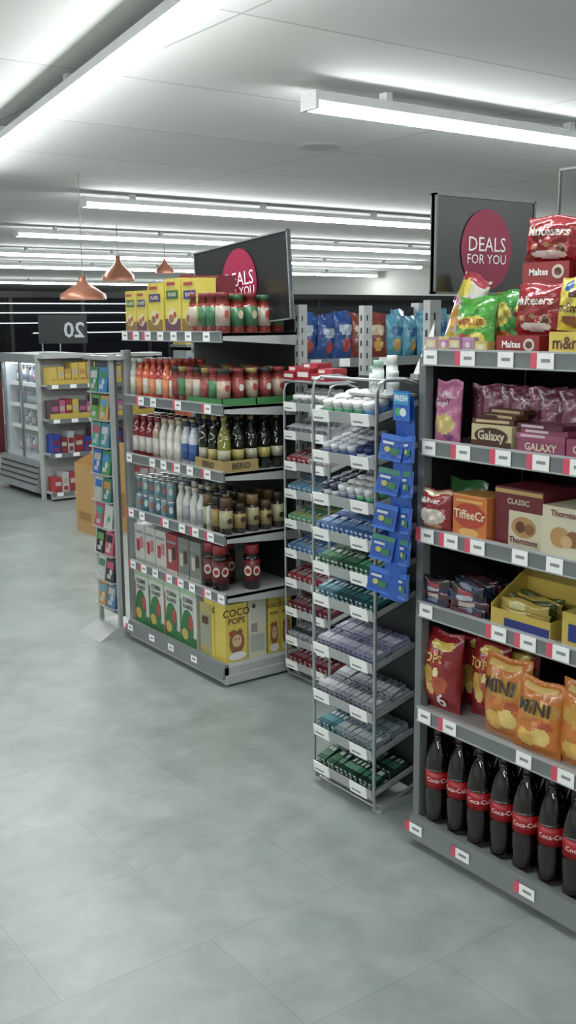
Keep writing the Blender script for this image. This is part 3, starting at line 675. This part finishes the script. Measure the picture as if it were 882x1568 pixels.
b.add([(x0,y0_,0),(x1,y0_,0),(x1,y1_,0),(x0,y1_,0),(x0,y0_,.52),(x1,y0_,.66),(x1,y1_,.66),(x0,y1_,.52)],[(0,3,2,1),(0,1,5,4),(1,2,6,5),(2,3,7,6),(3,0,4,7)],CB)
b.add([(x0+.01,y0_+.01,.45),(x1-.01,y0_+.01,.45),(x1-.01,y1_-.01,.45),(x0+.01,y1_-.01,.45)],[(0,1,2,3)],CB2)
b.box(x0-.002,y0_+.05,.1,x0,y1_-.05,.16,CB2); b.box(x0+.06,y0_-.002,.12,x1-.06,y0_,.3,CB2)
b.done()
b=B("dark_glass_partition")
b.box(4.1,13.0,0,13,13.1,1.92,mat('#0e1014',.12,coat=.5,name='night_glass'))
for xx in range(5,13): b.box(xx,12.97,0,xx+.05,13.0,1.92,BLACK)
b.box(4.1,12.95,1.88,13,13.0,1.96,BLACK)
LL=mat('#dfe6ee',.5,emit=.5,name='reflected_light_line')  # faintly glowing strips on the dark glass stand in for reflected light lines
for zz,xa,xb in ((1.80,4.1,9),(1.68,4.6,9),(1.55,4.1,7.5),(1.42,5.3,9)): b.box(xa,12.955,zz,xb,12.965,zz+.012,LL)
b.done()
b=B("checkout_counter"); b.box(4.1,12.2,0,5.0,12.9,.9,mat('#5c1418',.5)); b.box(4.06,12.16,.9,5.04,12.92,.94,DARK); b.box(4.3,12.4,.94,4.6,12.6,1.2,DARK); b.done()
b=B("reflected_number_sign"); b.at(3.92,9.45,1.36,-35)  # number reflected in window glass, modelled as a panel with mirrored digits
b.box(0,0,0,.46,.02,.27,SGN); b.M=b.M@Matrix.Translation((.34,0,.12))@Matrix.Diagonal((-1,1,1,1)); b.text("20",0,0,.2,mat('#c8ccd0',.5),-.004); b.at(3.92,9.45,1.36,-35)
for xx in (.03,.2): b.tube([(xx,.01,-.08),(xx,.01,.02)],.006,STEEL)
b.done()
COP=mat('#a8705a',.35,.35,name='copper')
for (x_,y_,zb,r,h) in ((3.70,7.95,1.74,.19,.19),(5.96,11.77,2.06,.2,.3),(7.87,14.0,2.28,.14,.22)):
    b=B("pendant_lamp"); b.at(x_,y_,zb)
    b.lathe([(r,0),(r*1.0,.02*h),(r*.97,.22*h),(r*.55,.5*h),(r*.28,.66*h),(r*.16,.82*h),(r*.16,h),(0,h)],COP,24)
    b.lathe([(r*.98,.0),(r*.94,.2*h),(r*.5,.48*h),(0,.6*h)],mat('#e8c8b0',.5),24)
    b.tube([(0,0,h),(0,0,HC-zb)],.004,STEELD); b.lathe([(0,.35*h),(.035,.3*h),(.04,.15*h),(0,.08*h)],mat('#fff0d8',.5,emit=4),10)
    b.done()
pal=['#7c3038','#2c5c90','#b89c40','#3c7c50','#c8c4bc','#6c3c7c','#b86030','#2c2c34','#8c9094']
for (ya,xa,xb) in ((7.2,4.7,12),(10.6,6,13)):
    b=B("distant_aisle_shelving")
    b.box(xa,ya,0,xb,ya+.04,1.6,DARK)
    for zz in (.08,.4,.7,1.0,1.3):
        b.box(xa,ya-.38,zz-.03,xb,ya,zz,STEELD)
        xx=xa
        while xx<xb-.2:
            w=random.uniform(.1,.25); b.at(xx+w/2,ya-.36,zz); b.pbox(w-.01,.3,random.uniform(.15,.24),card(random.choice(pal)),[('r',.2,.3,.8,.7,card(random.choice(pal)))]); b.idn(); xx+=w
    b.done()
# ------------------------------------------------------------------ world / camera
w=bpy.data.worlds.new("world"); SC.world=w; w.use_nodes=True
w.node_tree.nodes["Background"].inputs[0].default_value=(.65,.66,.66,1); w.node_tree.nodes["Background"].inputs[1].default_value=.3
H=1.55; hd=rad(35.90); pi_=rad(10.51); ro=rad(.47)
fw=Vector((math.sin(hd)*math.cos(pi_),math.cos(hd)*math.cos(pi_),-math.sin(pi_)))
r0=Vector((math.cos(hd),-math.sin(hd),0)); u0=r0.cross(fw); r=r0*math.cos(ro)-u0*math.sin(ro); u=r.cross(fw)
cd=bpy.data.cameras.new("camera"); co=bpy.data.objects.new("camera",cd); COL.objects.link(co)
co.matrix_world=Matrix(((r.x,u.x,-fw.x,0),(r.y,u.y,-fw.y,0),(r.z,u.z,-fw.z,H),(0,0,0,1)))
cd.sensor_fit='VERTICAL'; cd.sensor_height=36; cd.lens=36*1573.2/1568; cd.clip_start=.05; cd.clip_end=100
SC.camera=co
SC.view_settings.view_transform='Standard'; SC.view_settings.look='None'; SC.view_settings.exposure=0.42
